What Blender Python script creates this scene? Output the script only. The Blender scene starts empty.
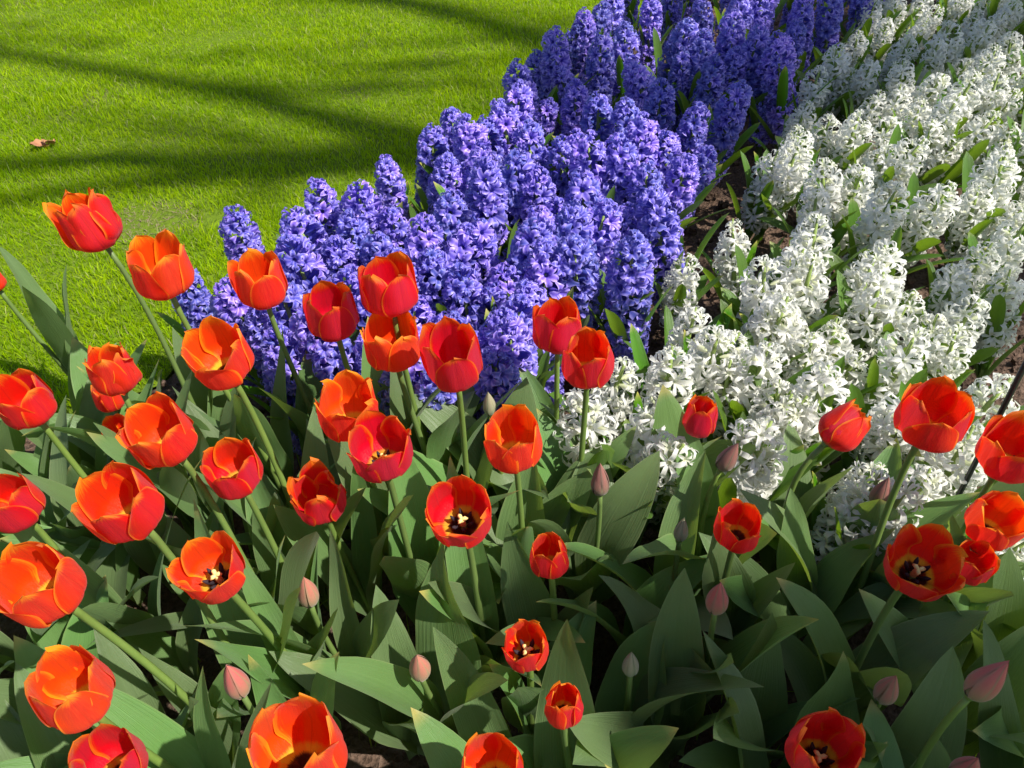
import bpy, math, random
import numpy as np
from mathutils import Vector, Matrix, Euler

random.seed(7)
rng = np.random.default_rng(7)
S = bpy.context.scene
C = S.collection

# ------------------------------------------------------------------ camera
CAM_H, FPX, PITCH, ROLL = 1.0, 780.0, math.radians(41), math.radians(3)
_R0 = np.array([1, 0, 0.]); _F = np.array([0, math.cos(PITCH), -math.sin(PITCH)]); _U0 = np.array([0, math.sin(PITCH), math.cos(PITCH)])
_U = math.cos(ROLL) * _U0 + math.sin(ROLL) * _R0
_R = math.cos(ROLL) * _R0 - math.sin(ROLL) * _U0
cam_d = bpy.data.cameras.new('camera'); cam = bpy.data.objects.new('camera', cam_d); C.objects.link(cam)
cam.matrix_world = Matrix(((_R[0], _U[0], -_F[0], 0), (_R[1], _U[1], -_F[1], 0), (_R[2], _U[2], -_F[2], CAM_H), (0, 0, 0, 1)))
cam_d.sensor_fit = 'HORIZONTAL'; cam_d.sensor_width = 36; cam_d.lens = 36 * FPX / 1024
cam_d.clip_start = 0.02; cam_d.clip_end = 500
S.camera = cam

def at(x, y, z):
    d = _F + _R * (x - 512) / FPX + _U * (384 - y) / FPX
    return np.array([0, 0, CAM_H]) + d * ((z - CAM_H) / d[2])

def depth(P):
    return float((np.array(P) - np.array([0, 0, CAM_H])) @ _F)

# ------------------------------------------------------------------ light
SUN = np.array([.57, -.30, .77]); SUN = SUN / np.linalg.norm(SUN)
w = bpy.data.worlds.new('World'); S.world = w; w.use_nodes = True
nt = w.node_tree
sky = nt.nodes.new('ShaderNodeTexSky'); sky.sky_type = 'NISHITA'; sky.sun_disc = False
sky.sun_elevation = math.asin(SUN[2]); sky.sun_rotation = math.atan2(SUN[0], SUN[1])
nt.links.new(sky.outputs[0], nt.nodes['Background'].inputs[0])
nt.nodes['Background'].inputs[1].default_value = 0.080
sl = bpy.data.lights.new('sun', 'SUN'); sl.energy = 4.6; sl.angle = math.radians(.7); sl.color = (1, .95, .86)
so = bpy.data.objects.new('sun', sl); C.objects.link(so)
so.rotation_euler = Vector(-SUN).to_track_quat('-Z', 'Y').to_euler(); so.location = (6, 0, 8)
S.view_settings.view_transform = 'Standard'; S.view_settings.look = 'None'
S.view_settings.exposure = 0.72; S.view_settings.gamma = 1
S.cycles.max_bounces = 7; S.cycles.transparent_max_bounces = 6
S.cycles.diffuse_bounces = 4; S.cycles.transmission_bounces = 5

# ------------------------------------------------------------------ materials
class NB:
    """small node-building helper"""
    def __init__(s, name):
        s.m = bpy.data.materials.new(name); s.m.use_nodes = True
        s.t = s.m.node_tree; s.t.nodes.clear()
        s.out = s.n('ShaderNodeOutputMaterial')
    def n(s, typ, **kw):
        nd = s.t.nodes.new(typ)
        for k, v in kw.items(): setattr(nd, k, v)
        return nd
    def set(s, sock, v):
        if isinstance(v, bpy.types.NodeSocket): s.t.links.new(v, sock)
        else:
            if hasattr(sock, 'default_value') and not isinstance(v, (int, float)) and len(v) == 3 and sock.type == 'RGBA': v = (*v, 1)
            sock.default_value = v
    def mix(s, f, a, b, mode='MIX'):
        nd = s.n('ShaderNodeMix', data_type='RGBA', blend_type=mode)
        s.set(nd.inputs[0], f); s.set(nd.inputs[6], a); s.set(nd.inputs[7], b); return nd.outputs[2]
    def math(s, op, a, b=0.0, c=0.0):
        nd = s.n('ShaderNodeMath', operation=op)
        s.set(nd.inputs[0], a); s.set(nd.inputs[1], b); s.set(nd.inputs[2], c); return nd.outputs[0]
    def ramp(s, v, a, b, lo=0., hi=1.):
        nd = s.n('ShaderNodeMapRange', interpolation_type='SMOOTHSTEP')
        s.set(nd.inputs[0], v); nd.inputs[1].default_value = a; nd.inputs[2].default_value = b
        nd.inputs[3].default_value = lo; nd.inputs[4].default_value = hi; return nd.outputs[0]
    def attr(s, name='uvp'):
        a = s.n('ShaderNodeAttribute', attribute_name=name); x = s.n('ShaderNodeSeparateXYZ')
        s.t.links.new(a.outputs['Vector'], x.inputs[0]); return a.outputs['Vector'], x.outputs[0], x.outputs[1], x.outputs[2]
    def noise(s, vec, scale, detail=3, rough=.5):
        nd = s.n('ShaderNodeTexNoise'); s.set(nd.inputs['Vector'], vec); nd.inputs['Scale'].default_value = scale
        nd.inputs['Detail'].default_value = detail; nd.inputs['Roughness'].default_value = rough; return nd.outputs[0]
    def obj(s): return s.n('ShaderNodeTexCoord').outputs['Object']
    def geo(s): return s.n('ShaderNodeNewGeometry')
    def mapping(s, vec, scale):
        nd = s.n('ShaderNodeMapping'); s.set(nd.inputs[0], vec); nd.inputs[3].default_value = scale; return nd.outputs[0]
    def rnd(s): return s.n('ShaderNodeObjectInfo').outputs['Random']
    def bump(s, h, strength, dist):
        nd = s.n('ShaderNodeBump'); nd.inputs[0].default_value = strength; nd.inputs[1].default_value = dist
        s.set(nd.inputs['Height'], h); return nd.outputs[0]
    def hsv(s, col, h, sa, v):
        nd = s.n('ShaderNodeHueSaturation'); s.set(nd.inputs[0], h); s.set(nd.inputs[1], sa); s.set(nd.inputs[2], v); s.set(nd.inputs[4], col); return nd.outputs[0]
    def finish(s, col, rough=.5, spec=.5, trans=0., tcol=None, normal=None, sheen=0.):
        b = s.n('ShaderNodeBsdfPrincipled')
        s.set(b.inputs['Base Color'], col); s.set(b.inputs['Roughness'], rough); s.set(b.inputs['Specular IOR Level'], spec)
        if sheen: b.inputs['Sheen Weight'].default_value = sheen; b.inputs['Sheen Roughness'].default_value = .4
        if normal is not None: s.t.links.new(normal, b.inputs['Normal'])
        sh = b.outputs[0]
        if trans:
            tr = s.n('ShaderNodeBsdfTranslucent'); s.set(tr.inputs[0], tcol if tcol is not None else col)
            if normal is not None: s.t.links.new(normal, tr.inputs['Normal'])
            mx = s.n('ShaderNodeMixShader'); mx.inputs[0].default_value = trans
            s.t.links.new(sh, mx.inputs[1]); s.t.links.new(tr.outputs[0], mx.inputs[2]); sh = mx.outputs[0]
        s.t.links.new(sh, s.out.inputs[0]); return s.m

def mat_petal():
    b = NB('tulip_petal'); vec, u, v, q = b.attr()
    au = b.math('ABSOLUTE', u)
    streak = b.noise(b.mapping(vec, (9, 1.2, 5)), 3.0, 4, .6)
    fine = b.noise(b.mapping(vec, (42, 1.5, 5)), 2.0, 3, .6)
    j = b.math('MULTIPLY', b.math('SUBTRACT', streak, .5), .45)
    # distance to the rim: the sides and the tip
    rim = b.math('MAXIMUM', au, v)
    e_in = b.ramp(b.math('ADD', rim, j), .76, 1.02)
    e_out = b.ramp(b.math('ADD', rim, b.math('MULTIPLY', j, .5)), .88, 1.0)
    red_in = b.mix(fine, (.88, .012, .002), (.96, .040, .003))
    inner = b.mix(e_in, red_in, (1.0, .30, .010))
    inner = b.mix(b.ramp(b.math('MULTIPLY_ADD', j, .10, v), .165, .12), inner, (.85, .50, .03))
    inner = b.mix(b.ramp(b.math('MULTIPLY_ADD', j, .12, v), .095, .07), inner, (.03, .018, .012))
    out0 = b.mix(fine, (.76, .010, .007), (.90, .024, .008))
    out0 = b.mix(b.math('MULTIPLY', b.ramp(au, .85, .05), .70), out0, (.74, .024, .045))
    out0 = b.mix(b.math('MULTIPLY', b.ramp(streak, .45, .70), .45), out0, (.92, .06, .012))
    outer = b.mix(e_out, out0, (1.0, .27, .02))
    outer = b.mix(b.ramp(v, .14, .0), outer, (.55, .36, .10))
    col = b.mix(b.geo().outputs['Backfacing'], inner, outer)
    col = b.mix(b.ramp(au, .05, .0, 0, .22), col, (.40, .01, .01))
    col = b.hsv(col, b.math('MULTIPLY_ADD', q, .020, .490), 1.0, b.math('MULTIPLY_ADD', q, .25, .85))
    nrm = b.bump(b.math('ADD', fine, streak), .45, .0016)
    return b.finish(col, .42, .35, .46, b.mix(.30, col, (1, .06, .002)), nrm, sheen=.08)

def mat_bud(name, base, tip, side):
    b = NB(name); vec, u, v, q = b.attr()
    fine = b.noise(b.mapping(vec, (26, 1.5, 5)), 2.0, 3, .6)
    col = b.mix(b.ramp(v, .05, .75), base, tip)
    col = b.mix(b.math('MULTIPLY', b.ramp(b.math('ABSOLUTE', u), .6, .98), .85), col, side)
    col = b.mix(b.math('MULTIPLY', b.ramp(b.math('ABSOLUTE', u), .16, .0), .5), col, (.24, .26, .11))
    col = b.mix(b.math('MULTIPLY', fine, .35), col, (.36, .36, .26))
    return b.finish(col, .5, .35, .15, None, b.bump(fine, .3, .001), sheen=.2)

def mat_leaf(name, c1, c2, under, rough, trans, tcol, nv=34, spec=.5):
    b = NB(name); vec, u, v, q = b.attr()
    vein = b.noise(b.mapping(vec, (nv, .7, 4)), 1.0, 2, .6)
    blot = b.noise(b.obj(), 22, 4, .6)
    spots = b.ramp(b.noise(b.obj(), 160, 2, .5), .70, .76)
    col = b.mix(vein, c1, c2)
    col = b.mix(b.math('MULTIPLY', blot, .45), col, under)
    col = b.mix(b.math('MULTIPLY', spots, .25), col, (.16, .15, .07))
    col = b.mix(b.ramp(b.math('ABSOLUTE', u), .93, 1.0, 0, .45), col, (.26, .32, .14))
    col = b.mix(b.math('MULTIPLY', b.ramp(v, .22, .0), .7), col, (.22, .28, .12))
    tip = b.math('MULTIPLY', b.ramp(b.math('ADD', v, b.math('MULTIPLY', blot, .10)), .96, 1.06), b.ramp(q, .45, .7))
    col = b.mix(tip, col, (.42, .34, .13))
    col = b.hsv(col, b.math('MULTIPLY_ADD', q, .03, .485), b.math('MULTIPLY_ADD', q, .25, .9), b.math('MULTIPLY_ADD', q, .45, .8))
    nrm = b.bump(b.math('MULTIPLY_ADD', blot, .5, vein), .5, .0022)
    return b.finish(col, b.math('MULTIPLY_ADD', blot, .25, rough), spec, trans, tcol, nrm, sheen=.06)

def mat_stem():
    b = NB('tulip_stem'); n = b.noise(b.mapping(b.obj(), (1, 1, .15)), 300, 3)
    col = b.mix(n, (.13, .215, .035), (.21, .31, .065))
    col = b.mix(b.math('MULTIPLY', b.rnd(), .55), col, (.10, .15, .06))
    return b.finish(col, .45, .4, .12, (.25, .38, .05))

def mat_floret(name, mid, edge, tube, rough, trans, tcol, hue=.03, var=.3):
    b = NB(name); vec, u, v, q = b.attr()
    col = b.mix(b.ramp(b.math('ABSOLUTE', u), .1, .95), mid, edge)
    col = b.mix(b.ramp(v, .30, .02), col, tube)
    r = b.rnd()
    col = b.hsv(col, b.math('MULTIPLY_ADD', b.math('ADD', q, r), hue, .5 - hue), 1.0,
                b.math('MULTIPLY_ADD', b.math('ADD', q, r), var, 1 - var))
    return b.finish(col, rough, .45, trans, tcol if tcol else col, None, sheen=.05)

def mat_simple(name, c1, c2, scale, rough=.6, bumpd=0., spec=.4):
    b = NB(name); n = b.noise(b.obj(), scale, 5, .65)
    return b.finish(b.mix(n, c1, c2), rough, spec, 0, None, b.bump(n, .6, bumpd) if bumpd else None)

def mat_soil(name):
    b = NB(name); o = b.obj()
    n1 = b.noise(o, 6, 6, .7); n2 = b.noise(o, 90, 5, .75)
    vo = b.n('ShaderNodeTexVoronoi'); b.set(vo.inputs['Vector'], o); vo.inputs['Scale'].default_value = 110
    col = b.mix(n1, (.060, .036, .024), (.150, .094, .066))
    col = b.mix(b.ramp(n2, .35, .75), col, (.20, .135, .10))
    col = b.mix(b.ramp(vo.outputs['Distance'], .0, .5), b.mix(.5, col, (.03, .02, .014)), col)
    h = b.math('ADD', n2, vo.outputs['Distance'])
    return b.finish(col, .95, .2, 0, None, b.bump(h, .9, .012))

def mat_blade():
    b = NB('grass_blade'); vec, u, v, q = b.attr()
    o = b.obj()
    pat = b.noise(o, 1.7, 4, .6); pat2 = b.noise(o, 14, 3, .6)
    col = b.mix(b.ramp(b.math('MULTIPLY_ADD', pat2, .5, b.math('MULTIPLY', pat, .5)), .35, .65), (.200, .345, .001), (.380, .525, .002))
    col = b.mix(b.ramp(q, .90, .96), col, (.42, .38, .17))
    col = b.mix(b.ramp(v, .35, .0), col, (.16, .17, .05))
    col = b.hsv(col, b.math('MULTIPLY_ADD', q, .03, .485), 1.0, b.math('MULTIPLY_ADD', u, .5, .75))
    return b.finish(col, .55, .16, .55, b.mix(.5, col, (.60, .84, .002)))

def mat_turf():
    b = NB('turf'); o = b.obj()
    n1 = b.noise(o, 40, 5, .7); n2 = b.noise(o, 3, 3)
    col = b.mix(n1, (.08, .14, .008), (.17, .25, .012))
    col = b.mix(b.ramp(n2, .55, .75, 0, .6), col, (.14, .12, .06))
    return b.finish(col, .95, .2, 0, None, b.bump(n1, .8, .02))

M = dict(
    petal=mat_petal(), stem=mat_stem(),
    bud_pink=mat_bud('pink_bud', (.32, .25, .11), (.56, .085, .085), (.36, .15, .10)),
    bud_pale=mat_bud('pale_bud', (.36, .31, .16), (.54, .15, .105), (.34, .22, .12)),
    bud_green=mat_bud('green_bud', (.24, .28, .15), (.36, .32, .20), (.20, .23, .12)),
    bud_dusk=mat_bud('dusky_bud', (.20, .15, .09), (.30, .08, .075), (.14, .07, .06)),
    tleaf=mat_leaf('tulip_leaf', (.088, .168, .044), (.150, .255, .078), (.170, .245, .135), .28, .30, (.36, .52, .06)),
    hleaf=mat_leaf('hyacinth_leaf', (.052, .150, .014), (.10, .21, .024), (.06, .13, .02), .28, .30, (.30, .50, .02), 16),
    blue=mat_floret('blue_floret', (.120, .095, .54), (.40, .325, .85), (.060, .06, .42), .40, .25, (.36, .31, .9), .026, .32),
    white=mat_floret('white_floret', (.84, .83, .77), (.88, .88, .86), (.62, .66, .38), .45, .48, (.9, .9, .84), .01, .06),
    hstem=mat_simple('hyacinth_stem', (.16, .24, .05), (.26, .34, .09), 120),
    anther=mat_simple('anther', (.012, .008, .012), (.035, .02, .03), 500, .8),
    pistil=mat_simple('pistil', (.62, .52, .16), (.75, .66, .30), 300, .5),
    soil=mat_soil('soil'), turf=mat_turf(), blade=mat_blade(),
    bark=mat_simple('bark', (.10, .08, .06), (.22, .18, .14), 30, .9, .02),
    needle=mat_simple('evergreen_needles', (.02, .05, .02), (.05, .10, .03), 30, .7),
    dry=mat_simple('dry_leaf', (.32, .13, .06), (.48, .23, .12), 60, .7, .002),
    stake=mat_simple('dark_painted_metal', (.010, .011, .012), (.022, .024, .024), 90, .35, 0, .5),
    straw=mat_simple('dead_grass', (.15, .11, .07), (.30, .24, .14), 60, .8),
)

# ------------------------------------------------------------------ mesh helpers
def mesh(name, verts, faces, mat, uvp=None, smooth=True):
    me = bpy.data.meshes.new(name)
    verts = np.asarray(verts, dtype=np.float32)
    if isinstance(faces, np.ndarray):
        nf, k = faces.shape
        me.vertices.add(len(verts)); me.vertices.foreach_set('co', verts.ravel())
        me.loops.add(nf * k); me.loops.foreach_set('vertex_index', faces.astype(np.int32).ravel())
        me.polygons.add(nf); me.polygons.foreach_set('loop_start', np.arange(0, nf * k, k, dtype=np.int32))
        me.update(calc_edges=True)
    else:
        me.from_pydata([tuple(map(float, v)) for v in verts], [], faces)
    if uvp is not None:
        a = me.attributes.new('uvp', 'FLOAT_VECTOR', 'POINT'); a.data.foreach_set('vector', np.asarray(uvp, dtype=np.float32).ravel())
    if smooth: me.polygons.foreach_set('use_smooth', np.ones(len(me.polygons), dtype=bool))
    me.materials.append(mat); return me

def obj(name, me, parent=None):
    o = bpy.data.objects.new(name, me); C.objects.link(o)
    if parent is not None: o.parent = parent
    return o

def tag(o, label=None, cat=None, group=None, kind=None):
    if label: o['label'] = label
    if cat: o['category'] = cat
    if group: o['group'] = group
    if kind: o['kind'] = kind
    return o

def empty(name, loc, label, cat, group=None):
    o = bpy.data.objects.new(name, None); C.objects.link(o); o.location = loc; o.empty_display_size = .02
    return tag(o, label, cat, group)

def grid_faces(nu, nv):
    i = np.arange(nv - 1)[:, None] * nu + np.arange(nu - 1)[None]
    return np.stack([i, i + 1, i + 1 + nu, i + nu], -1).reshape(-1, 4)

def tube(pts, radii, n=8, cap=True):
    pts = np.asarray(pts, float); V = []; Fc = []
    for k, p in enumerate(pts):
        t = pts[min(k + 1, len(pts) - 1)] - pts[max(k - 1, 0)]; t = t / (np.linalg.norm(t) + 1e-9)
        a = np.cross(t, [.31, .87, .38]); a /= np.linalg.norm(a); b = np.cross(t, a)
        for j in range(n):
            th = 2 * math.pi * j / n; V.append(p + radii[k] * (a * math.cos(th) + b * math.sin(th)))
    for k in range(len(pts) - 1):
        for j in range(n):
            j2 = (j + 1) % n; Fc.append((k * n + j, k * n + j2, (k + 1) * n + j2, (k + 1) * n + j))
    if cap:
        V.append(pts[-1]); c = len(V) - 1; k = len(pts) - 1
        Fc += [(k * n + j, k * n + (j + 1) % n, c) for j in range(n)]
    return V, Fc

def smooth01(x): x = np.clip(x, 0, 1); return x * x * (3 - 2 * x)

def basis(axis):
    z = np.array(axis, float); z /= np.linalg.norm(z)
    x = np.cross([0, 1, 0], z); x /= np.linalg.norm(x); y = np.cross(z, x)
    return np.stack([x, y, z], 1)

# ------------------------------------------------------------------ tulip pieces
def petal_mesh(R, Hh, tipf, phi, inner, W, seed, mat, rough=1.0, lean=0., q=.5, bud=False):
    r_ = np.random.default_rng(seed)
    NU, NV = 15, 19
    v = np.linspace(0, 1, NV)[:, None] * np.ones((1, NU)); u = np.linspace(-1, 1, NU)[None] * np.ones((NV, 1))
    up = np.where(v > .42, np.clip(1 - (np.clip(v - .42, 0, 1) / .58) ** 2.15, 0, 1) ** .56, .34 + .66 * smooth01(v / .42))
    if bud: up = np.where(v > .42, 1 - (np.clip(v - .42, 0, 1) / .58) ** 1.7, .5 + .5 * smooth01(v / .42))
    wd = W * up
    rr = np.where(v < .42, 1 - (1 - v / .42) ** 2.1, 1 + (tipf - 1) * np.clip((v - .42) / .58, 0, 1) ** (1.9 if bud else 1.5))
    r = (.0035 * (1 - v) if bud else .0035) + (R - .0035) * rr * (.93 if inner else 1.0) + lean * v ** 2 * R
    z = Hh * (v ** 1.22) * (1.0 if not inner else 1.03)
    rho = np.maximum(R * (.80 + .25 * v), .005)
    rho = np.minimum(rho, np.maximum(r * (1.02 if bud else 1.5), .0008 if bud else .004))
    ang = np.clip(u * wd / rho, -2.2, 2.2)
    tx = rho * np.sin(ang); rad = r - rho * (1 - np.cos(ang))
    ph = r_.uniform(0, 6.28, 4)
    wave = rough * R * (.035 * np.sin(3.1 * v * 3 + ph[0] + 2 * u) + .035 * np.sin(5 * u + ph[1]) * v) * np.abs(u) ** 1.5
    rad = rad + wave - R * .035 * np.exp(-(u / .12) ** 2) * np.sin(np.pi * v)
    z = z + Hh * rough * .02 * np.sin(2.5 * u + ph[2]) * v ** 3
    z = z - (r - R) * .35 * (tipf > 1) * v        # splayed petals sink a little
    if bud: rad = rad + R * .10 * np.abs(u) ** 5 * (1 - v) ** .5 + R * (0 if inner else .05) * (1 - v)
    c, s = math.cos(phi), math.sin(phi)
    P = np.stack([rad * c - tx * s, rad * s + tx * c, z], -1).reshape(-1, 3)
    uv = np.stack([u, v, np.full_like(u, q)], -1).reshape(-1, 3)
    return mesh('petal', P, grid_faces(NU, NV)[:, ::-1], mat, uv)

def leaf_mesh(L, W, az, tilt, bend, fold, twist, wave, seed, mat, blunt=False, curl=0.):
    r_ = np.random.default_rng(seed); NU, NV = 9, 18
    v = np.linspace(0, 1, NV); th = tilt + bend * v ** 1.6
    azv = az + curl * v
    dirs = np.stack([np.sin(th) * np.cos(azv), np.sin(th) * np.sin(azv), np.cos(th)], -1)
    c = np.concatenate([[[0, 0, 0]], np.cumsum((dirs[1:] + dirs[:-1]) / 2 * L / (NV - 1), 0)])
    side0 = np.stack([-np.sin(azv), np.cos(azv), 0 * v], -1)
    nrm0 = np.cross(side0, dirs)                       # towards the upper / inner side
    nrm0 = np.where((np.arange(NV) >= 0)[:, None], nrm0, nrm0)
    tw = twist * v ** 1.3
    side = side0 * np.cos(tw)[:, None] + nrm0 * np.sin(tw)[:, None]
    nrm = np.cross(side, dirs)
    inward = -np.stack([np.cos(az) * np.ones(NV), np.sin(az) * np.ones(NV), -.6 * np.ones(NV)], -1)
    sg = np.sign(np.sum(nrm * inward, -1).mean()) or 1.
    nrm = nrm * sg
    if blunt:
        w_ = W * np.where(v < .6, .72 + .28 * smooth01(v / .6), np.sqrt(np.clip(1 - ((v - .6) / .4) ** 2.4, 0, 1)))
    else:
        w_ = W * np.where(v < .38, .40 + .60 * smooth01(v / .38), np.clip(1 - (np.clip(v - .38, 0, 1) / .62) ** 2.3, 0, 1) ** .9)
    u = np.linspace(-1, 1, NU); ph = r_.uniform(0, 6.28, 3); f_ = fold * (1 - .65 * v)
    P = np.zeros((NV, NU, 3)); uv = np.zeros((NV, NU, 3)); q = r_.random()
    for j, uu in enumerate(u):
        a = abs(uu); fo = f_ * (.55 + .45 * a)
        off = uu * w_
        lift = a ** 1.25 * w_ * np.sin(fo) + wave * w_ * np.sin(v * (6 + ph[2]) + ph[0] + (1.3 if uu > 0 else 0)) * a ** 2
        P[:, j] = c + side * (off * np.cos(fo))[:, None] + nrm * lift[:, None]
        uv[:, j, 0] = uu; uv[:, j, 1] = v; uv[:, j, 2] = q
    return mesh('leaf', P.reshape(-1, 3), grid_faces(NU, NV), mat, uv.reshape(-1, 3))

PIST = None
def stamen_mesh(a, l, spread):
    c, s = math.cos(a), math.sin(a)
    d = np.array([c * spread, s * spread, 1.]); d /= np.linalg.norm(d)
    p0 = np.array([c, s, 0]) * .003; k = [p0, p0 + d * l * .35, p0 + d * l * .42, p0 + d * l * .75, p0 + d * l]
    V, Fc = tube(k, [.0012, .0010, .0022, .0024, .0008], 6)
    me = mesh('stamen', V, Fc, M['anther']); return me

def pistil_mesh(l):
    V, Fc = tube([(0, 0, 0), (0, 0, l * .5), (0, 0, l * .8), (0, 0, l)], [.0028, .0034, .0030, .0026], 8)
    for k in range(3):
        a = k * 2.094; n0 = len(V)
        v2, f2 = tube([(0, 0, l * .93), (.004 * math.cos(a), .004 * math.sin(a), l + .0012), (.0062 * math.cos(a), .0062 * math.sin(a), l - .0005)], [.0020, .0024, .0012], 6)
        V += v2; Fc += [tuple(i + n0 for i in f) for f in f2]
    return mesh('pistil', V, Fc, M['pistil'])

def stem_mesh(base, top, topdir, r0, r1):
    b, t = np.zeros(3), np.array(top) - np.array(base); d = np.array(topdir) / np.linalg.norm(topdir)
    Lm = np.linalg.norm(t); bd = np.random.default_rng(int(abs(base[0] * 1e4 + base[1] * 1e3))).uniform(-.14, .14, 2); h0 = np.array([t[0] * .25 / max(Lm, .01) + bd[0], t[1] * .25 / max(Lm, .01) + bd[1], 1.]) * Lm * .4; p2 = t - d * Lm * .28
    s = np.linspace(0, 1, 12)[:, None]
    pts = (1 - s) ** 3 * b + 3 * (1 - s) ** 2 * s * h0 + 3 * (1 - s) * s ** 2 * p2 + s ** 3 * t
    V, Fc = tube(pts, np.linspace(r0, r1, 12), 10); return mesh('stem', V, Fc, M['stem']), pts

def add_leaves(root, n, Lr, Wr, tr, br, seed, az0=None, name='leaf', zmax=.05):
    r_ = random.Random(seed); a0 = r_.uniform(0, 6.28) if az0 is None else az0
    for k in range(n):
        me = leaf_mesh(r_.uniform(*Lr) * (1 - .10 * k / max(n, 1)), r_.uniform(*Wr) * (1 - .14 * k), a0 + k * 2.2 + r_.uniform(-.5, .5),
                       r_.uniform(*tr), r_.uniform(*br), r_.uniform(.25, .8), r_.uniform(-1.0, 1.0), r_.uniform(.10, .32),
                       seed * 31 + k, M['tleaf'], curl=r_.uniform(-.5, .5))
        o = obj(name, me, root); o.location = (r_.uniform(-.008, .008), r_.uniform(-.008, .008), .008 + zmax * k / max(n, 1))

PLANTS = []
def tulip(x, y, wpx, kind, opn, label, tilt=(0, 0), lean=None, leaves=3, seed=0, zoff=0., mat=None, hfac=1., wide=1., stamens=False, asp=1., rag=0.):
    r_ = random.Random(1000 + seed)
    if kind == 'flower':
        W0 = .058 + .034 * opn
    else:
        W0 = .027
    d = _F + _R * (x - 512) / FPX + _U * (384 - y) / FPX
    zz = CAM_H + d[2] * (FPX * W0 / wpx)
    lo, hi = (.30, .50) if kind == 'flower' else (.26, .43)
    zz = min(max(.65 * zz + .35 * (.43 if kind == 'flower' else .34), lo), hi) + zoff
    P = at(x, y, zz); width = wpx * depth(P) / FPX
    if kind == 'flower':
        tipf = .30 + 1.05 * opn ** .8
        R = width / 2 / max(1., tipf) * (.95 - .22 * max(0, opn - .4)) * (.90 if x < 260 else 1.)
        Hh = R * (2.5 - 1.15 * opn) * max(1., tipf) ** .4 * asp
        if opn < .3: Hh = R * 2.5 * asp
    else:
        tipf = .0; R = width / 2 * .94; Hh = R * 4.0 * asp
    axis = np.array([tilt[0] * (.15 if abs(tilt[0]) < .2 else 1) + r_.uniform(-.07, .07), tilt[1] - (.17 if kind == 'flower' and .3 < opn < .6 and 330 < y < 640 else .05) + r_.uniform(-.07, .07), 1.]); axis /= np.linalg.norm(axis)
    base_f = P - axis * Hh * .54
    if lean is None:
        lean = (.028 * (1 - x / 600) * 2 + r_.uniform(-.012, .012) if x < 600 else r_.uniform(-.015, .015), r_.uniform(-.02, .015))
    base = np.array([base_f[0] + lean[0], base_f[1] + lean[1], .0])
    root = empty('tulip', base, label, 'tulip', 'tulips in the front bed')
    sm, pts = stem_mesh(base, base_f, axis, .0046 if kind == 'flower' else .0042, .0036 if kind == 'flower' else .0030)
    obj('stem', sm, root)
    B = basis(axis); rot = Matrix([list(B[0]), list(B[1]), list(B[2])]).to_4x4()
    # receptacle: the small green-white swelling that carries the petals
    V, Fc = tube([(0, 0, -.004), (0, 0, .0), (0, 0, .004)], [.0036, .0052, .003], 10)
    fl = obj('flower_head', mesh('flower_head', V, Fc, M['stem']), root)
    fl.matrix_local = Matrix.Translation(Vector(base_f - base)) @ rot
    m = mat or M['petal']; ph0 = r_.uniform(0, 2.09); q = r_.random()
    for k in range(6):
        inner = k % 2 == 1
        Wp = R * (.79 if kind == 'flower' else .98) * wide * r_.uniform(.94, 1.08)
        if kind == 'flower' and opn < .3: Wp *= 1.08
        obj('petal', petal_mesh(R, Hh * r_.uniform(.95, 1.05), tipf * r_.uniform(.93, 1.07), ph0 + k * math.pi / 3 + r_.uniform(-.08, .08), inner, Wp,
                                seed * 97 + k, m, (.6 + 1.4 * r_.random() * (kind == 'flower')) * (1 + rag), r_.uniform(-.08 - .1 * rag, .10 + .14 * rag) * (kind == 'flower'), min(1, max(0, q + r_.uniform(-.25, .25))), kind == 'bud'), fl)
    if stamens:
        for k in range(6): obj('stamen', stamen_mesh(ph0 + k * 1.047 + .3, .020, .55), fl)
        obj('pistil', pistil_mesh(.019), fl)
    s_ = .9 if kind == 'flower' else .85
    narrow = x < 330
    if leaves:
        add_leaves(root, leaves, (.22, .31) if x > 480 else (.25, .36), (.024, .036) if narrow else ((.030, .048) if x < 560 else (.034, .056)),
                   (.05, .30), (.08, .60) if narrow else (.25, 1.05), seed + 5)
    PLANTS.append((base[0], base[1]))
    return root

# ------------------------------------------------------------------ setting: ground, bed soil, lawn
LEFT = [(-9, -3), (-3, .3), (-1.35, .88), (-.85, 1.12), (-.70, 1.2), (-.66, 1.38), (-.50, 1.56), (-.36, 1.68), (-.24, 1.93), (-.03, 2.28), (.14, 2.58), (.26, 2.82), (.85, 3.75), (2.2, 5.7), (5, 10), (16, 26)]
RIGHT = [(.40, -2), (.55, .2), (.655, .47), (.73, .62), (1.0, .86), (1.35, 1.2), (1.9, 1.95), (2.6, 3.0), (4.2, 5.4), (8, 11), (20, 26)]
def sheet(name, poly, z, mat):
    V = [(x, y, z) for x, y in poly]
    me = bpy.data.meshes.new(name); me.from_pydata(V, [], [tuple(range(len(V)))]); me.materials.append(mat)
    o = obj(name, me); tag(o, kind='structure'); return o
sheet('ground', [(-200, -200), (200, -200), (200, 200), (-200, 200)], -.012, M['turf'])
sheet('lawn', LEFT + [(-60, 60), (-60, -3)], .004, M['turf'])
sheet('lawn_strip', RIGHT[::-1] + [(60, -2), (60, 26)], .004, M['turf'])

def in_poly(px_, py_, poly):
    px_, py_ = np.asarray(px_), np.asarray(py_); c = np.zeros(px_.shape, bool); n = len(poly)
    for i in range(n):
        x1, y1 = poly[i]; x2, y2 = poly[(i + 1) % n]
        if y1 == y2: continue
        k = ((y1 > py_) != (y2 > py_)) & (px_ < (x2 - x1) * (py_ - y1) / (y2 - y1) + x1); c ^= k
    return c

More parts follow.
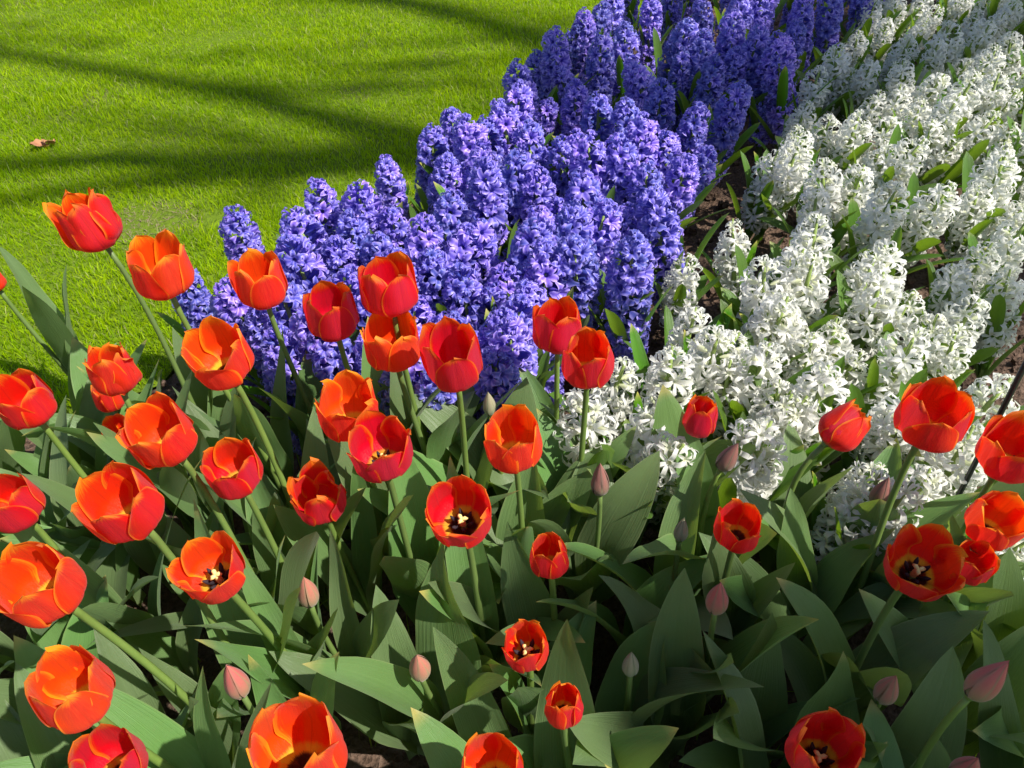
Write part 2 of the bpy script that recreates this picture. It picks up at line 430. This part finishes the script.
def fbm(x, y, seed, base=1.0, octs=5):
    r_ = np.random.default_rng(seed); out = np.zeros_like(x); a = 1.
    for o in range(octs):
        for _ in range(4):
            th = r_.uniform(0, 6.28); k = base * 2 ** o * r_.uniform(.8, 1.3); ph = r_.uniform(0, 6.28)
            out += a * .25 * np.sin(k * (x * math.cos(th) + y * math.sin(th)) + ph)
        a *= .55
    return out

BED = LEFT[1:-2] + [(4.2, 8.6), (4.9, 6.4)] + [(p[0] , p[1]) for p in RIGHT[1:-2]][::-1] + [(.4, -1.2), (-3, -1.2)]
def bed_soil():
    step = .016
    xs = np.arange(-2.2, 3.0, step); ys = np.arange(-.4, 4.6, step)
    X, Y = np.meshgrid(xs, ys); f = fbm(X, Y, 3, 9, 6); n = rng.normal(size=X.shape)
    n = (n + np.roll(n, 1, 0) + np.roll(n, 1, 1) + np.roll(n, (1, 1), (0, 1))) / 4
    Z = .004 + .010 * f + .007 * n
    ins = in_poly(X, Y, BED); Z = np.where(ins, np.clip(Z + .002, -.008, .04), -.03)
    me = mesh('bed_soil', np.stack([X, Y, Z], -1).reshape(-1, 3), grid_faces(len(xs), len(ys)), M['soil'])
    tag(obj('bed_soil', me), kind='structure')
bed_soil()
sheet('far_bed_soil', BED, -.004, M['soil'])

def clods():
    V = []; Fc = []
    n = 0
    while n < 2600:
        x, y = rng.uniform(-.9, 2.2), rng.uniform(.2, 4)
        if not in_poly(np.array([x]), np.array([y]), BED)[0]: continue
        n += 1; s = rng.gamma(2.2, .0022) + .002; b0 = len(V)
        for k in range(8):
            sx, sy, sz = (k & 1) * 2 - 1, (k >> 1 & 1) * 2 - 1, (k >> 2) * 2 - 1
            V.append((x + s * sx * rng.uniform(.5, 1.1), y + s * sy * rng.uniform(.5, 1.1), .012 + s * sz * rng.uniform(.4, .9)))
        for q in ((0, 1, 3, 2), (4, 6, 7, 5), (0, 4, 5, 1), (2, 3, 7, 6), (0, 2, 6, 4), (1, 5, 7, 3)): Fc.append(tuple(b0 + i for i in q))
    tag(obj('soil_clods', mesh('soil_clods', V, Fc, M['soil'], smooth=False)), 'crumbs of brown soil scattered over the flower bed', 'soil', kind='stuff')
clods()

def blades(name, pos, h, wd, mat, label, lean=.55, cat='grass'):
    n = len(pos); az = rng.uniform(0, 6.283, n); ln = np.abs(rng.normal(0, lean, n)) * h
    face = rng.uniform(0, 6.283, n); sx, sy = np.cos(face) * wd / 2, np.sin(face) * wd / 2
    dx, dy = np.cos(az) * ln, np.sin(az) * ln
    V = np.zeros((n, 7, 3)); uv = np.zeros((n, 7, 3))
    for k, (t, ww) in enumerate(((0, 1.), (.4, 1.), (.75, .7))):
        cx, cy, cz = pos[:, 0] + dx * t ** 1.8, pos[:, 1] + dy * t ** 1.8, h * t * (1 - .12 * t)
        V[:, 2 * k, 0], V[:, 2 * k, 1], V[:, 2 * k, 2] = cx - sx * ww, cy - sy * ww, cz
        V[:, 2 * k + 1, 0], V[:, 2 * k + 1, 1], V[:, 2 * k + 1, 2] = cx + sx * ww, cy + sy * ww, cz
        uv[:, 2 * k:2 * k + 2, 1] = t
    V[:, 6] = np.stack([pos[:, 0] + dx, pos[:, 1] + dy, h * .86], -1); uv[:, 6, 1] = 1
    uv[:, :, 0] = rng.random(n)[:, None]; uv[:, :, 2] = rng.random(n)[:, None]
    b = (np.arange(n) * 7)[:, None]
    tri = np.concatenate([b + np.array([[0, 1, 3]]), b + np.array([[0, 3, 2]]), b + np.array([[2, 3, 5]]), b + np.array([[2, 5, 4]]), b + np.array([[4, 5, 6]])])
    tag(obj(name, mesh(name, V.reshape(-1, 3), tri, mat, uv.reshape(-1, 3), smooth=False)), label, cat, kind='stuff')

PATCH = at(152, 226, 0); PATCH2 = at(222, 222, 0)
def lawn_grass():
    n = 620000
    # denser towards the camera: draw distance so that it looks even in perspective
    y = .7 + 5.2 * rng.random(n) ** 1.25; x = rng.uniform(-1, 1, n) * (1.2 + .62 * y) - .35
    k = in_poly(x, y, LEFT + [(-60, 60), (-60, -3)]); x, y = x[k], y[k]
    for (p, rx, ry) in ((PATCH, .15, .14), (PATCH2, .07, .07)):
        dd = ((x - p[0]) / rx) ** 2 + ((y - p[1]) / ry) ** 2
        k = rng.random(len(x)) < np.clip(dd * .9 - .15, 0, 1); x, y = x[k], y[k]
    pn = fbm(x, y, 11, 5, 4); k = rng.random(len(x)) < np.clip(.82 + .35 * pn, .35, 1); x, y = x[k], y[k]
    h = (.024 + .010 * fbm(x, y, 5, 7, 4)) * rng.uniform(.6, 1.35, len(x)); h = np.clip(h, .008, .055)
    wd = .0017 + .00042 * y
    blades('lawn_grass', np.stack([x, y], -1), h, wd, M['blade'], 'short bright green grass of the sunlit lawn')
    n = 26000; x = rng.uniform(.5, 2.6, n); y = rng.uniform(.2, 2.4, n); k = in_poly(x, y, RIGHT[::-1] + [(60, -2), (60, 26)]); x, y = x[k], y[k]
    h = .022 * rng.uniform(.5, 1.4, len(x))
    blades('path_grass', np.stack([x, y], -1), h, np.full(len(x), .002), M['blade'], 'thin patchy grass beyond the bare soil at the right of the bed')
    n = 500; x = rng.uniform(-.5, .75, n); y = rng.uniform(.3, .95, n); k = in_poly(x, y, BED); x, y = x[k], y[k]
    blades('bed_grass', np.stack([x, y], -1), rng.uniform(.03, .12, len(x)), np.full(len(x), .0022), M['blade'], 'thin grass shoots between the tulips on dark soil')
    m = 900; a = rng.uniform(0, 6.28, m); rr = np.sqrt(rng.random(m))
    p = np.stack([PATCH[0] + .14 * rr * np.cos(a), PATCH[1] + .13 * rr * np.sin(a)], -1)
    blades('dead_grass', p, rng.uniform(.006, .014, m), np.full(m, .002), M['straw'], 'dead straw in the bare patch of lawn', 1.8)
lawn_grass()

# ------------------------------------------------------------------ hyacinths
def floret_template(white):
    V = []; Fc = []; uv = []
    ctr = [(.0028, .000, .0022), (.0056, .0058, .0037), (.0098, .0088, .0043), (.0136, .0066, .0034), (.0150, .0022, .0006)]
    if white: ctr = [(.0025, .000, .0017), (.0066, .0056, .0026), (.0126, .0076, .0029), (.0174, .0042, .0024), (.0182, -.0034, .0008)]
    for k in range(6):
        a = k * math.pi / 3; tw = .0012 * (k % 2); c, s = math.cos(a), math.sin(a); b = len(V)
        for i, (r, h, w_) in enumerate(ctr):
            for j, u in enumerate((-1, 0, 1)):
                hh = h - tw + (.0013 if u else 0) * (i < 4); t = u * w_
                V.append((r * c - t * s, r * s + t * c, hh)); uv.append((u, .25 + .75 * i / 4, 0))
        for i in range(4):
            for j in range(2):
                q = b + i * 3 + j; Fc.append((q, q + 1, q + 4, q + 3))
    b = len(V)
    for (r, h, vv) in ((.0014, -.014, 0.), (.0036, -.008, .05), (.0032, .0015, .25)):
        for k in range(6):
            a = k * math.pi / 3; V.append((r * math.cos(a), r * math.sin(a), h)); uv.append((0, vv, 0))
    for i in range(2):
        for k in range(6): Fc.append((b + i * 6 + k, b + i * 6 + (k + 1) % 6, b + i * 6 + 6 + (k + 1) % 6, b + i * 6 + 6 + k))
    return np.array(V), np.array(Fc), np.array(uv, float)
TB_, TW_ = floret_template(False), floret_template(True)

def spike_mesh(seed, white):
    r_ = np.random.default_rng(seed); Vs = []; Fs = []; Us = []; TV, TF, TU = TW_ if white else TB_
    n = 33 if white else 64
    z0, z1 = (.062, .288) if not white else (.085, .255)
    for k in range(n):
        t = (k + .5) / n; z = z0 + (z1 - z0) * t ** (.95) + r_.normal(0, .003)
        a = k * 2.39996 + r_.normal(0, .22)
        prof = (.72 + .28 * min(1, t / .12)) * (1 - .45 * max(0, (t - .76) / .24) ** 2)
        rad = (.0225 if not white else .0235) * prof * (r_.uniform(.86, 1.14) if not white else r_.uniform(.80, 1.30))
        pitch = -.30 + .55 * t + .75 * max(0, (t - .78) / .22) ** 1.3 + r_.normal(0, .18)
        if white: pitch += .05
        d = np.array([math.cos(a) * math.cos(pitch), math.sin(a) * math.cos(pitch), math.sin(pitch)])
        B = basis(d) if abs(d[1]) < .98 else basis(d + np.array([.05, 0, .05]))
        ro = r_.uniform(0, 1.05); c, s = math.cos(ro), math.sin(ro)
        sc = (1.24 if not white else 1.24) * r_.uniform(.85, 1.12) * (1 - .30 * max(0, (t - .82) / .18))
        P = TV.copy()
        op = r_.uniform(.85, 1.15); P[:, :2] *= op
        hh = P[:, 2] > -.001; P[hh, 2] += r_.uniform(-.0035, .0030) * (np.hypot(P[hh, 0], P[hh, 1]) / .015) ** 1.5
        P += r_.normal(0, .0006, P.shape) * (TU[:, 1:2] > .3)
        P = P * sc; P = np.stack([P[:, 0] * c - P[:, 1] * s, P[:, 0] * s + P[:, 1] * c, P[:, 2]], -1)
        P = P @ B.T + np.array([0, 0, z]) + d * rad
        u = TU.copy(); u[:, 2] = r_.random()
        if k >= n - (3 + seed % 3): u[:, 1] *= .35; P = (P - P.mean(0)) * .62 + P.mean(0)
        Fs.append(TF + len(TV) * k); Vs.append(P); Us.append(u)
    return mesh('flower_spike', np.concatenate(Vs), np.concatenate(Fs), M['white' if white else 'blue'], np.concatenate(Us))

def hstem_mesh():
    V, Fc = tube([(0, 0, 0), (0, 0, .1), (0, 0, .2), (0, 0, .272)], [.0065, .006, .0045, .002], 8); return mesh('stem', V, Fc, M['hstem'])

def hyacinth_proto(seed, white):
    r_ = random.Random(seed); kids = [('stem', hstem_mesh(), 0, 1), ('flower_spike', spike_mesh(seed, white), 0, 1)]
    a0 = r_.uniform(0, 6.28)
    for k in range(5):
        me = leaf_mesh(r_.uniform(.19, .26), r_.uniform(.011, .0160) * (1.12 if white else 1), a0 + k * 1.2566 + r_.uniform(-.3, .3), r_.uniform(.12, .48), r_.uniform(.1, .7),
                       r_.uniform(.5, .9), r_.uniform(-.4, .4), .04, seed * 13 + k, M['hleaf'], True)
        kids.append(('leaf', me, .009, 1))
    return kids
PB = [hyacinth_proto(200 + i, False) for i in range(8)]
PW = [hyacinth_proto(300 + i, True) for i in range(8)]

BLUE = [(193,300),(242,244),(240,312),(323,212),(309,244),(364,212),(389,186),(432,155),(455,137),(445,188),(487,150),(356,248),(485,203),(449,225),(422,255),(479,258),(303,275),(339,268),(439,288),(465,302),(489,318),(293,318),(319,341),
(612,13),(586,36),(535,76),(649,20),(626,56),(599,62),(566,85),(543,118),(576,112),(636,85),(679,43),(682,75),(709,83),(732,45),(752,56),(599,125),(626,133),(657,112),(692,133),(702,168),(732,108),(666,163),(530,158),(491,208),(563,171),(584,208),(536,201),(622,171),(646,196),(622,231),(659,226),(540,241),(573,247),(679,186),
(704,17),(737,20),(760,43),(800,20),(830,17),(794,46),(780,63),(730,76),(863,3),(533,258),(576,278),(546,285),(500,302),(516,331),(513,363),(629,280),(433,288),(420,378),(500,345),(463,263),(296,298),(287,365),(316,355),(336,362),(410,330),(375,320),(380,370),(446,340),(499,389),(470,365),(400,400),(405,285),(378,262),(270,345),(440,405),(350,300),(515,190),(575,160),(530,320),(395,235),(640,150),(760,10),(670,5),(590,170),(480,180),(765,80),(700,60),(560,225),(600,240),(516,116),(506,132),(520,95),(555,60),(574,44),(598,25),(470,150),(630,-15),(665,-20),(700,-18),(735,-22),(770,-16),(805,-20),(840,-18),(872,-22),(690,-50),(730,-55),(775,-50),(815,-55),(860,-52),(900,-50)]
WHITE = [(870,20),(896,13),(880,40),(853,52),(900,60),(916,36),(930,20),(946,46),(960,10),(983,13),(1009,17),(993,30),(976,46),(1009,53),(933,65),(960,75),(983,73),(1013,86),(837,72),(863,82),(900,86),(928,95),(960,100),(989,100),(812,92),(840,88),(867,112),(896,112),(913,125),(943,123),(980,133),(1003,110),(1003,146),(797,125),(823,138),(850,142),(880,145),(930,148),(950,152),(800,155),(767,181),(790,171),(823,191),(853,198),(880,171),(903,165),(996,171),(990,191),(777,211),(813,218),(734,240),(840,215),(883,218),(933,215),(970,215),(943,238),(1013,218),(1009,248),
(810,255),(784,278),(764,295),(804,292),(797,312),(780,325),(757,342),(850,258),(880,278),(860,292),(870,315),(896,328),(913,312),(956,332),(946,362),(900,365),(923,348),(973,272),(950,295),(936,255),(1003,302),(827,355),(804,368),(843,378),(710,368),(754,382),(724,395),(687,340),(682,283),(983,412),(774,422),(813,412),(650,345),(719,358),(670,385),(613,390),(656,435),(590,433),(779,432),(752,462),(664,465),(772,335),(859,512),(900,430),(883,450),(976,455),(950,468),(857,495),(883,520),(787,430),(750,462),(999,559),(915,505),(930,440),(870,20),(880,3),(920,5),(1000,3),(970,30),(895,-14),(925,-18),(955,-14),(985,-18),(1015,-14),(1040,10),(1045,40),(1042,75),(1046,110),(1040,150),(1042,185),(930,-45),(965,-48),(1000,-45),(1040,-40)]
WHITE = list(dict.fromkeys(WHITE))
_g = random.Random(21); WHITE_SKIP = {p for p in WHITE if 150 < p[1] < 420 and p[0] < 1000 and _g.random() < .15}

SPECIAL_B = {(193,300): 'short blue hyacinth at the bed corner, left of all others', (242,244): 'blue hyacinth standing apart against lawn, behind the smallest left tulip',
 (323,212): 'tall pale-topped blue hyacinth that rises clear against the lawn', (629,280): 'low blue hyacinth with bare leaves below, nearest the soil strip',
 (702,168): 'long dark blue hyacinth overhanging green leaves and the bare soil', (863,3): 'farthest blue hyacinth in view, cut by the top edge',
 (513,363): 'blue hyacinth directly left of the twin tulips beside the soil strip', (535,76): 'dark blue hyacinth against lawn, first of the far clump'}
SPECIAL_W = {(613,390): 'white hyacinth right behind the dark tulip at the soil strip', (682,283): 'small loose white hyacinth alone on the soil strip, one stray floret on top',
 (734,240): 'compact creamy white hyacinth leaning beside the bare brown soil', (999,559): 'lowest white hyacinth, a few florets beside the grass at right',
 (812,92): 'white hyacinth nearest to the far blue ones across the soil', (1003,302): 'shaded white hyacinth leaning out over the soil at the right edge',
 (976,455): 'white hyacinth crossed by the thin dark rod', (859,512): 'low white hyacinth with pale green buds between tulip leaves',
 (664,465): 'lowest white hyacinth left of the small dark red tulip'}
USED = set()
def place_hy(px_, py_, white, i):
    r_ = random.Random(i * 7 + (1 if white else 0))
    proto = (PW if white else PB)[r_.randrange(8)]
    sc = r_.uniform(.88, 1.12) * (.97 if white else 1.06)
    if (px_, py_) in ((193,300), (682,283), (242,244)): sc *= .86
    zc = (.195 if white else .228) * sc
    far = py_ < 120
    lx, ly = (r_.gauss(.02, .15), r_.gauss(-.02, .13)) if not white else (r_.gauss(.07, .19), r_.gauss(-.02, .17))
    P = at(px_ + r_.uniform(-2, 2), py_ + r_.uniform(-2, 2), zc)
    axis = np.array([lx, ly, 1.]); base = np.array([P[0] - lx * zc, P[1] - ly * zc, 0.])
    pc = 'white' if white else 'blue'
    lab = (SPECIAL_W if white else SPECIAL_B).get((px_, py_))
    if lab is None:
        look = pc
        if white: where = 'in the far white bed' if py_ < 150 else ('beside the tulips' if py_ > 400 else 'in the middle of the white bed')
        else: where = 'in the far blue drift' if py_ < 130 else ('close behind the tulips' if py_ > 290 else 'in the middle of the blue drift')
        a, b = round(px_ / 10.24), round(py_ / 7.68)
        lab = f'{look} hyacinth {where}, {a} percent across and {b} percent down'
        while lab in USED:
            b += 1; lab = f'{look} hyacinth {where}, {a} percent across and {b} percent down'
    USED.add(lab)
    root = empty('hyacinth', base, lab, 'hyacinth', f'{pc} hyacinths in the bed')
    B = basis(axis); Rm = Matrix([list(B[0]), list(B[1]), list(B[2])]).to_4x4() @ Matrix.Rotation(r_.uniform(0, 6.28), 4, 'Z')
    root.matrix_world = Matrix.Translation(Vector(base)) @ Rm @ Matrix.Scale(sc, 4)
    for nm, me, z, k in proto:
        o = obj(nm, me, root); o.location = (0, 0, z)
for i, (a, b) in enumerate(BLUE): place_hy(a, b, False, i)
for i, (a, b) in enumerate(WHITE):
    if (a, b) in SPECIAL_W or (a, b) not in WHITE_SKIP: place_hy(a, b, True, i)

# ------------------------------------------------------------------ tulips:  x, y, width px, openness, label, options
FLOWERS = [
 (88,222,66,.42,'red tulip nodding left alone against the lawn, topmost at left',dict(tilt=(-.25,-.05),rag=1.)),
 (161,269,70,.52,'red tulip against the lawn, lower right of the topmost one',{}),
 (260,282,54,.45,'small red tulip in front of the two leftmost blue hyacinths',{}),
 (332,313,56,.45,'small red tulip against blue hyacinths, left of the stacked pair',{}),
 (389,287,62,.42,'upper red tulip of the stacked pair against the blue hyacinths',dict(asp=.9)),
 (392,342,62,.52,'lower red tulip of the stacked pair against the blue hyacinths',dict(tilt=(-.1,0),zoff=-.01)),
 (453,357,63,.40,'tall upright red tulip right of the stacked pair',dict(asp=1.15)),
 (348,410,66,.52,'red tulip partly behind one with yellow stamens, below the stacked pair',dict(tilt=(-.1,0),zoff=-.02)),
 (381,450,70,.62,'red tulip showing its yellow stamens, front of an overlapping pair',dict(stamens=True,tilt=(-.1,-.15))),
 (513,441,62,.40,'upright red tulip standing on a bare stem before the blue hyacinths',{}),
 (558,327,54,.45,'bright orange-red tulip behind the dark one at the soil strip',{}),
 (588,359,56,.34,'dark red shaded tulip between blue and white hyacinths',dict(asp=1.08)),
 (219,357,74,.54,'wide red tulip in front of the lawn corner and blue hyacinths',dict(tilt=(-.12,-.05))),
 (113,370,52,.28,'ragged many-petalled red tulip above another at the lawn edge',dict(asp=.9,rag=1.6)),
 (108,396,34,.30,'small red tulip hanging under the ragged one at lawn edge',dict(zoff=-.03)),
 (160,434,78,.54,'wide red tulip overlapping a small one on its left',dict(tilt=(-.12,-.05))),
 (119,432,36,.35,'small red tulip half hidden behind the wide one',dict(zoff=-.03)),
 (233,470,66,.54,'red tulip in the left mass, right of the overlapping pair',dict(tilt=(-.15,0))),
 (24,401,62,.46,'red tulip at the left edge with a pink outer petal',{}),
 (-8,280,26,.40,'red tulip just peeping in at the left edge, highest there',{}),
 (122,505,86,.52,'large orange-red tulip in the middle of the left mass',dict(tilt=(-.1,-.05))),
 (10,503,64,.40,'pinkish red tulip cut by the left edge, below the other',{}),
 (212,571,86,.72,'wide open red tulip with dark stamens, left of a pink bud',dict(stamens=True,tilt=(.05,-.20))),
 (40,585,88,.45,'large red tulip low at the left edge',dict(tilt=(-.08,-.05))),
 (320,498,52,.42,'small ragged red tulip below the overlapping pair',dict(rag=2.)),
 (460,514,74,.64,'open red tulip with dark and yellow stamens in mid-foreground',dict(stamens=True,tilt=(-.02,-.18))),
 (549,556,43,.30,'small half-open red tulip on a straight stem, right of mid-foreground',{}),
 (526,647,48,.46,'small red tulip looking up, dark inside, low in the centre',dict(tilt=(-.02,-.12),stamens=True,asp=1.05)),
 (564,705,42,.10,'small nearly closed pinkish red tulip, lowest in the centre',dict(tilt=(.10,-.05),asp=1.05,rag=.6)),
 (72,691,84,.39,'large red tulip near the bottom left corner',dict(tilt=(-.05,-.05))),
 (298,752,98,.40,'very large red tulip cut by the bottom edge',dict(tilt=(0,0),asp=1.1)),
 (110,764,76,.40,'red tulip mostly cut off at the bottom left',{}),
 (492,770,70,.36,'red tulip mostly cut off at bottom, below the central ones',{}),
 (701,417,36,.22,'small dark red half-closed tulip among the white hyacinths',{}),
 (846,426,46,.10,'closed red tulip bent over sideways before the white hyacinths',dict(tilt=(1.0,.35),asp=.9,wide=1.1)),
 (934,417,72,.44,'large red tulip upright in front of the white hyacinths',dict(asp=.84)),
 (1012,452,66,.60,'red tulip beside the dark rod, cut by the right edge',dict(stamens=True,tilt=(0,-.12))),
 (738,527,50,.46,'medium red tulip above a pink bud, before the white hyacinths',{}),
 (922,566,86,.76,'wide open deep red tulip with black stamens at right',dict(stamens=True,tilt=(-.05,-.2))),
 (997,521,58,.50,'deep red tulip with a dull purple outer petal, right edge',{}),
 (973,563,42,.40,'small deep red tulip behind the wide open one at right',dict(zoff=-.03)),
 (824,752,74,.40,'orange-rimmed red tulip cut by the bottom edge at right',dict(stamens=True,tilt=(-.1,-.1))),
]
BUDS = [
 (307,590,24,'bud_pale','closed pale pink bud right of the wide open tulip',{}),
 (234,679,28,'bud_pink','plump pink closed bud below the wide open tulip',{}),
 (419,665,25,'bud_pale','pointed pale pink bud in front of a broad sunlit leaf',{}),
 (489,402,16,'bud_green','slim tan-green bud against the blue hyacinths',dict(zoff=.05)),
 (600,478,22,'bud_dusk','dull rose bud below the dark tulip at the soil strip',{}),
 (730,455,22,'bud_dusk','dark purple-brown bud in front of the white hyacinths',dict(tilt=(.2,0))),
 (882,490,21,'bud_dusk','small brown bud below the upright tulip among white hyacinths',dict(tilt=(.15,0))),
 (682,528,17,'bud_green','tiny grey-green bud between broad leaves, left of medium tulip',{}),
 (718,596,26,'bud_pink','pointed rosy bud in shade below the medium tulip',{}),
 (631,662,20,'bud_green','grey-green bud in deep shade right of the central tulips',{}),
 (889,687,26,'bud_pale','pale pink bud in shade above the bottom-right tulip',dict(tilt=(.05,0))),
 (990,678,33,'bud_pink','large pink bud in shade near the right edge',dict(tilt=(.3,.1))),
 (968,768,30,'bud_pink','pink bud cut by the bottom edge, under the large bud',{}),
]
for i, (x, y, wpx, o_, lab, kw) in enumerate(FLOWERS): tulip(x, y, wpx, 'flower', o_, lab, seed=i, **kw)
for i, (x, y, wpx, mt, lab, kw) in enumerate(BUDS): tulip(x, y, wpx, 'bud', 0, lab, seed=100 + i, mat=M[mt], **kw)

# leafy tulip plants whose flower has not come up yet
def leafy_plants():
    r_ = random.Random(5); n = 0; tries = 0
    TB = [(-1.1, .55), (-.78, 1.02), (-.55, 1.0), (-.3, .95), (-.02, .84), (.12, .80), (.35, .66), (.5, .58), (.58, .50), (.60, .40), (.52, .14), (-.7, .12)]
    while n < 92 and tries < 4000:
        tries += 1; x, y = r_.uniform(-1.1, .68), r_.uniform(.12, 1.05)
        if not in_poly(np.array([x]), np.array([y]), TB)[0]: continue
        if any((x - a) ** 2 + (y - b) ** 2 < .052 ** 2 for a, b in PLANTS): continue
        PLANTS.append((x, y)); n += 1
        root = empty('tulip_plant', (x, y, 0), 'flowerless tulip plant of broad grey-green leaves between the red tulips', 'plant', 'flowerless tulip plants')
        add_leaves(root, 3, (.21, .29), (.030, .050) if x > 0 else (.026, .040), (.10, .45), (.2, 1.0), 700 + n)
leafy_plants()

# ------------------------------------------------------------------ small things
def rod():
    b = at(915, 581, 0.)
    V, Fc = tube([(b[0], b[1], -.02), (b[0], b[1], .3), (b[0], b[1], .70)], [.0035] * 3, 10)
    o = obj('garden_stake', mesh('garden_stake', np.array(V) - np.array([b[0], b[1], 0]), Fc, M['stake'])); o.location = (b[0], b[1], 0)
    tag(o, 'thin dark metal rod standing upright in the soil at the right', 'stake')
rod()

def dry_leaf(x, y, z, s, az, label, crumple):
    P = at(x, y, z); NU, NV = 7, 10
    u = np.linspace(-1, 1, NU)[None] * np.ones((NV, 1)); v = np.linspace(0, 1, NV)[:, None] * np.ones((1, NU))
    w_ = .42 * np.sin(np.pi * np.clip(v, .02, .99) ** .8) * (1 + .12 * np.sin(v * 22) * np.abs(u))
    X = (v - .5); Y = u * w_; Z = .28 * np.abs(u) * w_ * 1.5 + crumple * np.sin(v * 5 + 1) * .15 + crumple * .08 * np.sin(u * 4 + v * 7)
    c, s_ = math.cos(az), math.sin(az)
    V = np.stack([(X * c - Y * s_) * s, (X * s_ + Y * c) * s, Z * s], -1).reshape(-1, 3)
    o = obj('dry_leaf', mesh('dry_leaf', V, grid_faces(NU, NV), M['dry'])); o.location = P; tag(o, label, 'leaf', 'fallen dry leaves')
dry_leaf(40, 145, .020, .052, .3, 'curled brown dry leaf lying on the open lawn, left-hand of two', 1)
dry_leaf(50, 142, .022, .046, 1.4, 'curled brown dry leaf lying on the open lawn, right-hand of two', 1.3)
dry_leaf(575, 662, .02, .055, 2.2, 'reddish brown dry leaf on dark soil under the tulip leaves', .8)

# ------------------------------------------------------------------ trees that stand outside the frame and throw the shade
def lift(x, y, gz, z):
    G = at(x, y, gz); return G + SUN * ((z * 1.5 - gz) / SUN[2])

def limb(parent, pts, r0, r1, name='limb'):
    pts = np.array(pts); V, Fc = tube(pts, np.linspace(r0, r1, len(pts)), 8)
    return obj(name, mesh(name, np.array(V) - np.array(parent.location), Fc, M['bark']), parent)

def bare_tree():
    T = np.array([10.4, 3.6, 0.])
    root = empty('bare_tree', T, 'bare-branched tree right of the bed, its limbs shading the lawn', 'tree')
    V, Fc = tube([T - T, (0, 0, 2.5), (-.1, .0, 5.2), (-.2, .1, 8), (-.1, .1, 11), (0, 0, 13)], [.30, .24, .2, .16, .11, .05], 14)
    obj('trunk', mesh('trunk', V, Fc, M['bark']), root)
    t1 = T + np.array([-.1, 0, 5.4]); t2 = T + np.array([-.2, .1, 7.4]); t3 = T + np.array([-.15, .1, 9.3])
    limb(root, [t2] + [lift(x, y, 0, z) for x, y, z in ((600, 175, 5.0), (500, 152, 5.1), (420, 140, 5.3), (340, 124, 5.5), (250, 100, 5.7), (120, 75, 5.9), (0, 54, 6.1), (-120, 35, 6.4))], .11, .042)
    limb(root, [t1] + [lift(x, y, 0, z) for x, y, z in ((620, 200, 4.0), (480, 168, 4.1), (400, 160, 4.2), (300, 168, 4.3), (200, 166, 4.5), (110, 160, 4.6), (20, 168, 4.8), (-60, 170, 5))], .12, .05)
    limb(root, [lift(300, 168, 0, 4.3), lift(200, 182, 0, 4.4), lift(90, 190, 0, 4.45), lift(0, 205, 0, 4.5), lift(-90, 215, 0, 4.5)], .05, .025)
    limb(root, [t3] + [lift(x, y, 0, z) for x, y, z in ((720, 95, 6.0), (620, 66, 6.2), (560, 48, 6.3), (460, 18, 6.6), (380, -2, 6.8), (280, -30, 7))], .11, .08)
    limb(root, [lift(560, 48, 0, 6.3), lift(500, 40, 0, 6.4), lift(420, 45, 0, 6.5), lift(330, 50, 0, 6.6), lift(260, 55, 0, 6.7)], .035, .012)
    limb(root, [lift(420, 140, 0, 5.3), lift(330, 150, 0, 5.35), lift(260, 150, 0, 5.5), lift(160, 140, 0, 5.6)], .03, .012)
    # fine twigs of the crown, whose blurred shade mottles the lawn
    V = []; Fc = []
    for k in range(44):
        x, y = rng.uniform(200, 620), rng.uniform(-30, 210)
        if k > 34: x, y = rng.uniform(-40, 200), rng.uniform(-20, 60)
        p0 = lift(x, y, 0, rng.uniform(6, 8)); d = np.array([rng.uniform(-1, -.2), rng.uniform(-.25, .5), rng.uniform(-.3, .5)]); l = rng.uniform(.4, 1.1)
        v2, f2 = tube([p0 - T, p0 - T + d * l * .5 + rng.normal(0, .05, 3), p0 - T + d * l], [.038, .028, .010], 5)
        Fc += [tuple(i + len(V) for i in f) for f in f2]; V += v2
    obj('twigs', mesh('twigs', V, Fc, M['bark']), root)
    # limbs over the hyacinths
    limb(root, [t1] + [lift(x, y, .22, z) for x, y, z in ((1040, 330, 3.7), (985, 285, 3.9), (930, 232, 4.0), (860, 212, 4.1), (770, 190, 4.3), (700, 165, 4.5))], .06, .035)
bare_tree()

def shade_conifer():
    # unseen evergreen added to shade front tulips: a trunk and many short sprays
    T = np.array([3.0, -1.03, 0.]); Ht = 4.25
    root = empty('shade_evergreen', T, 'slim unseen evergreen right of the bed, added to shade the front tulips', 'tree')
    V, Fc = tube([(0, 0, 0), (0, 0, 1.5), (0, 0, Ht * .97)], [.06, .04, .008], 10); obj('trunk', mesh('trunk', V, Fc, M['bark']), root)
    n = 3300; z = Ht * (.06 + .94 * rng.random(n) ** .9); prof = .19 * np.clip((1 - z / Ht) / .13, 0, 1) ** .7
    a = rng.uniform(0, 6.283, n); r = prof * np.sqrt(rng.random(n)) * rng.uniform(.8, 1.15, n)
    c = np.stack([r * np.cos(a), r * np.sin(a), z], -1); d = np.stack([np.cos(a) * .6, np.sin(a) * .6, np.full(n, .8)], -1) + rng.normal(0, .25, (n, 3))
    d /= np.linalg.norm(d, axis=1)[:, None]; s = np.cross(d, rng.normal(size=(n, 3))); s /= np.linalg.norm(s, axis=1)[:, None]
    Ls = rng.uniform(.07, .14, n)[:, None]; Ws = rng.uniform(.018, .035, n)[:, None]
    V = np.stack([c - d * Ls * .5, c + s * Ws, c + d * Ls * .5, c - s * Ws], 1).reshape(-1, 3)
    obj('crown', mesh('crown', V, np.arange(4 * n).reshape(n, 4), M['needle'], smooth=False), root)
shade_conifer()
bpy.context.view_layer.update()
